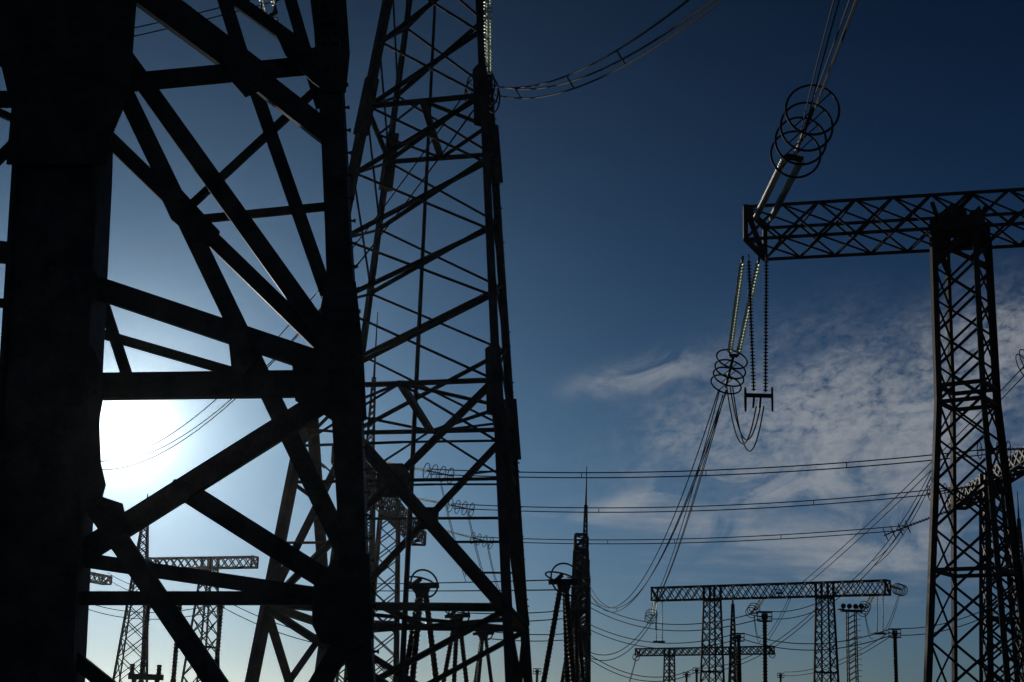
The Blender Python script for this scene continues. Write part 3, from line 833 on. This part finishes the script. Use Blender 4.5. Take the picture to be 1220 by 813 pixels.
# transformer bushing head at the bottom left
tb = P(172, 802, 80); base = Vector((tb.x, tb.y, 0))
trr = empty('disconnector', base, 'dark switchgear frame with bushings at the bottom edge under the sun', 'switchgear')
part('frame', S_MID, trr, lambda m: (m.bar(base+Vector((-.5, 0, 0)), base+Vector((-.5, 0, tb.z-.3)), .22, prof='box'), m.bar(base+Vector((.7, 0, 0)), base+Vector((.7, 0, tb.z-.3)), .22, prof='box'),
                                     m.bar(base+Vector((-.8, 0, tb.z-.2)), base+Vector((1.0, 0, tb.z-.2)), .3, prof='box')))
for dx_ in (-.65, -.1, .75):
    part('bushing', PORC, trr, lambda m: shed_string(m, base+Vector((dx_, 0, tb.z-.1)), base+Vector((dx_, 0, tb.z+.45)), .17, .14, 8, .7))

# --- sagging busbar wires of the far yard
def sp(label, a, b, mid, r=.04, nw=2, gap=.5, group='sagging yard wires', **k):
    return span(label, (P(*a), P(*b)), mid, r, group, gap=gap, nw=nw, pos='v', **k)
sp('double wire sagging from the end-on gantry to the tallest ring-headed post', (695, 716, 150), (906, 733, 104), (806, 748), spacers=(.5,))
sp('double wire from the tallest ring-headed post rising right behind the large column', (916, 733, 104), (1112, 560, 112), (1023, 689), r=.03)
sp('double wire sagging to the ring-headed post left of the tallest one', (696, 744, 150), (876, 759, 128), (800, 770))
sp('double wire between the ring-headed posts on both sides of the right far column', (885, 758, 128), (1062, 753, 116), (965, 771))
sp('double wire from the ring-headed post to the large right column', (1070, 753, 116), (1230, 700, 100), (1105, 751), r=.035)
sp('lowest double wire sagging to the small twin posts', (698, 780, 170), (826, 800, 190), (770, 809), r=.05)
sp('double wire leaving the small twin posts to the right under the far gantry', (833, 799, 190), (1000, 700, 160), (880, 790), r=.045)
sp('low double wire right of the small post between the far columns', (934, 803, 215), (1060, 756, 160), (985, 795), r=.05)
sp('wire rising from the end-on gantry foot to the far gantry left strings', (698, 778, 140), (776, 740, 150), (745, 775))
sp('faint double wire from the smallest gantry down to the left', (758, 784, 268), (720, 900, 240), (752, 806), r=.05)
sp('short drop wires from the middle strings of the far gantry', (898, 730, 150), (906, 760, 146), (900, 747), r=.03)
sp('drop wires fanning from the middle of the far gantry to the tallest post', (943, 708, 152), (915, 760, 146), (930, 736), r=.03)
sp('drop wires from the ring set at the right tip of the far gantry', (1072, 706, 156), (1052, 757, 152), (1063, 735), r=.03)
sp('drop wires left of the right hanging strings', (1030, 728, 152), (1040, 757, 152), (1033, 745), r=.03)
sp('double slanting wires passing behind the large column to the right edge ring', (938, 712, 190), (1222, 440, 110), (1090, 575), r=.045, gap=.7)
sp('paired wires falling from behind the large column to its ring set', (1112, 566, 112), (1040, 672, 140), (1079, 629), r=.035)
sp('busbar wires level with the largest tripod heads, left part', (440, 700, 110), (664, 697, 76), (560, 699), r=.035)
sp('busbar wires between the right tripod head and the end-on gantry', (676, 694, 74), (704, 690, 150), (690, 694), r=.035)
sp('busbar wires one row behind, from the second left tripod', (545, 735, 90), (686, 731, 98), (610, 736), r=.035)
sp('busbar wires two rows behind, from the third left tripod', (576, 756, 108), (694, 757, 130), (630, 760), r=.04)
sp('double wire sagging low between the gantries at the left', (104, 722, 125), (265, 722, 105), (180, 734), r=.035)
sp('double wire from the left gantry beam end to the slim posts', (128, 686, 130), (215, 712, 95), (165, 704), r=.03)
sp('double wire from the slim post at the left towards the middle pylon', (264, 718, 98), (430, 770, 90), (330, 748), r=.03)
sp('double wire crossing high behind the nearest tower near the top left', (120, 47, 60), (420, -30, 60), (255, 16), r=.03, gap=.4)
for i, (x, y) in enumerate(((525, 575), (556, 606), (580, 645))):
    sp(f"pair of drop wires from the {words[i]} left ring set to the tripods", (x, y, 140), (x+30, y+115 if i < 2 else 735, 120), (x+13, y+55), r=.03, gap=.4, group='drop wires')
# ring at the right edge end of the slanting wires
smallset(P(1234, 418, 104), P(1222, 434, 104), 'insulator ring cut by the right edge of the frame', 2, 1.0, axis=Vector((.7, -.7, .3)).normalized())
# insulators glimpsed top left behind the nearest tower
tension_set([(P(300, -40, 52), P(318, 22, 52)), (P(310, -42, 52), P(330, 14, 52))], [P(322, 26, 52)], .3, .03, .11, .15, 'dark insulator strings glimpsed at the top through the nearest tower', None, mat=GLASS)
span('slack wire loop glimpsed at the top through the nearest tower, right one', (P(308, -60, 50), P(342, -60, 50)), (325, 16), .03, nw=1, name='jumper_wire')
span('slack wire loop glimpsed at the top through the nearest tower, left one', (P(274, -80, 48), P(296, -80, 48)), (287, 36), .03, nw=1, name='jumper_wire')
print('objects', len(bpy.data.objects))

# haze box added for a glare veil near the sun and paler far steel
hz = MB(); o8 = [Vector((x, y, z)) for z in (-1, 62) for x, y in ((-3050, -3050), (3050, -3050), (3050, 3050), (-3050, 3050))]
hz.v = o8
for f_ in ((3, 2, 1, 0), (4, 5, 6, 7), (0, 1, 5, 4), (1, 2, 6, 5), (2, 3, 7, 6), (3, 0, 4, 7)): hz.face(f_)
hm = bpy.data.materials.new('glare_haze'); hm.use_nodes = True; ht = hm.node_tree; ht.nodes.clear()
pv = ht.nodes.new('ShaderNodeVolumePrincipled'); ho = ht.nodes.new('ShaderNodeOutputMaterial')
pv.inputs['Color'].default_value = (.93, .95, 1, 1); pv.inputs['Density'].default_value = .000045; pv.inputs['Anisotropy'].default_value = .88
ht.links.new(pv.outputs[0], ho.inputs['Volume'])
tag(hz.build('haze', hm), kind='stuff')
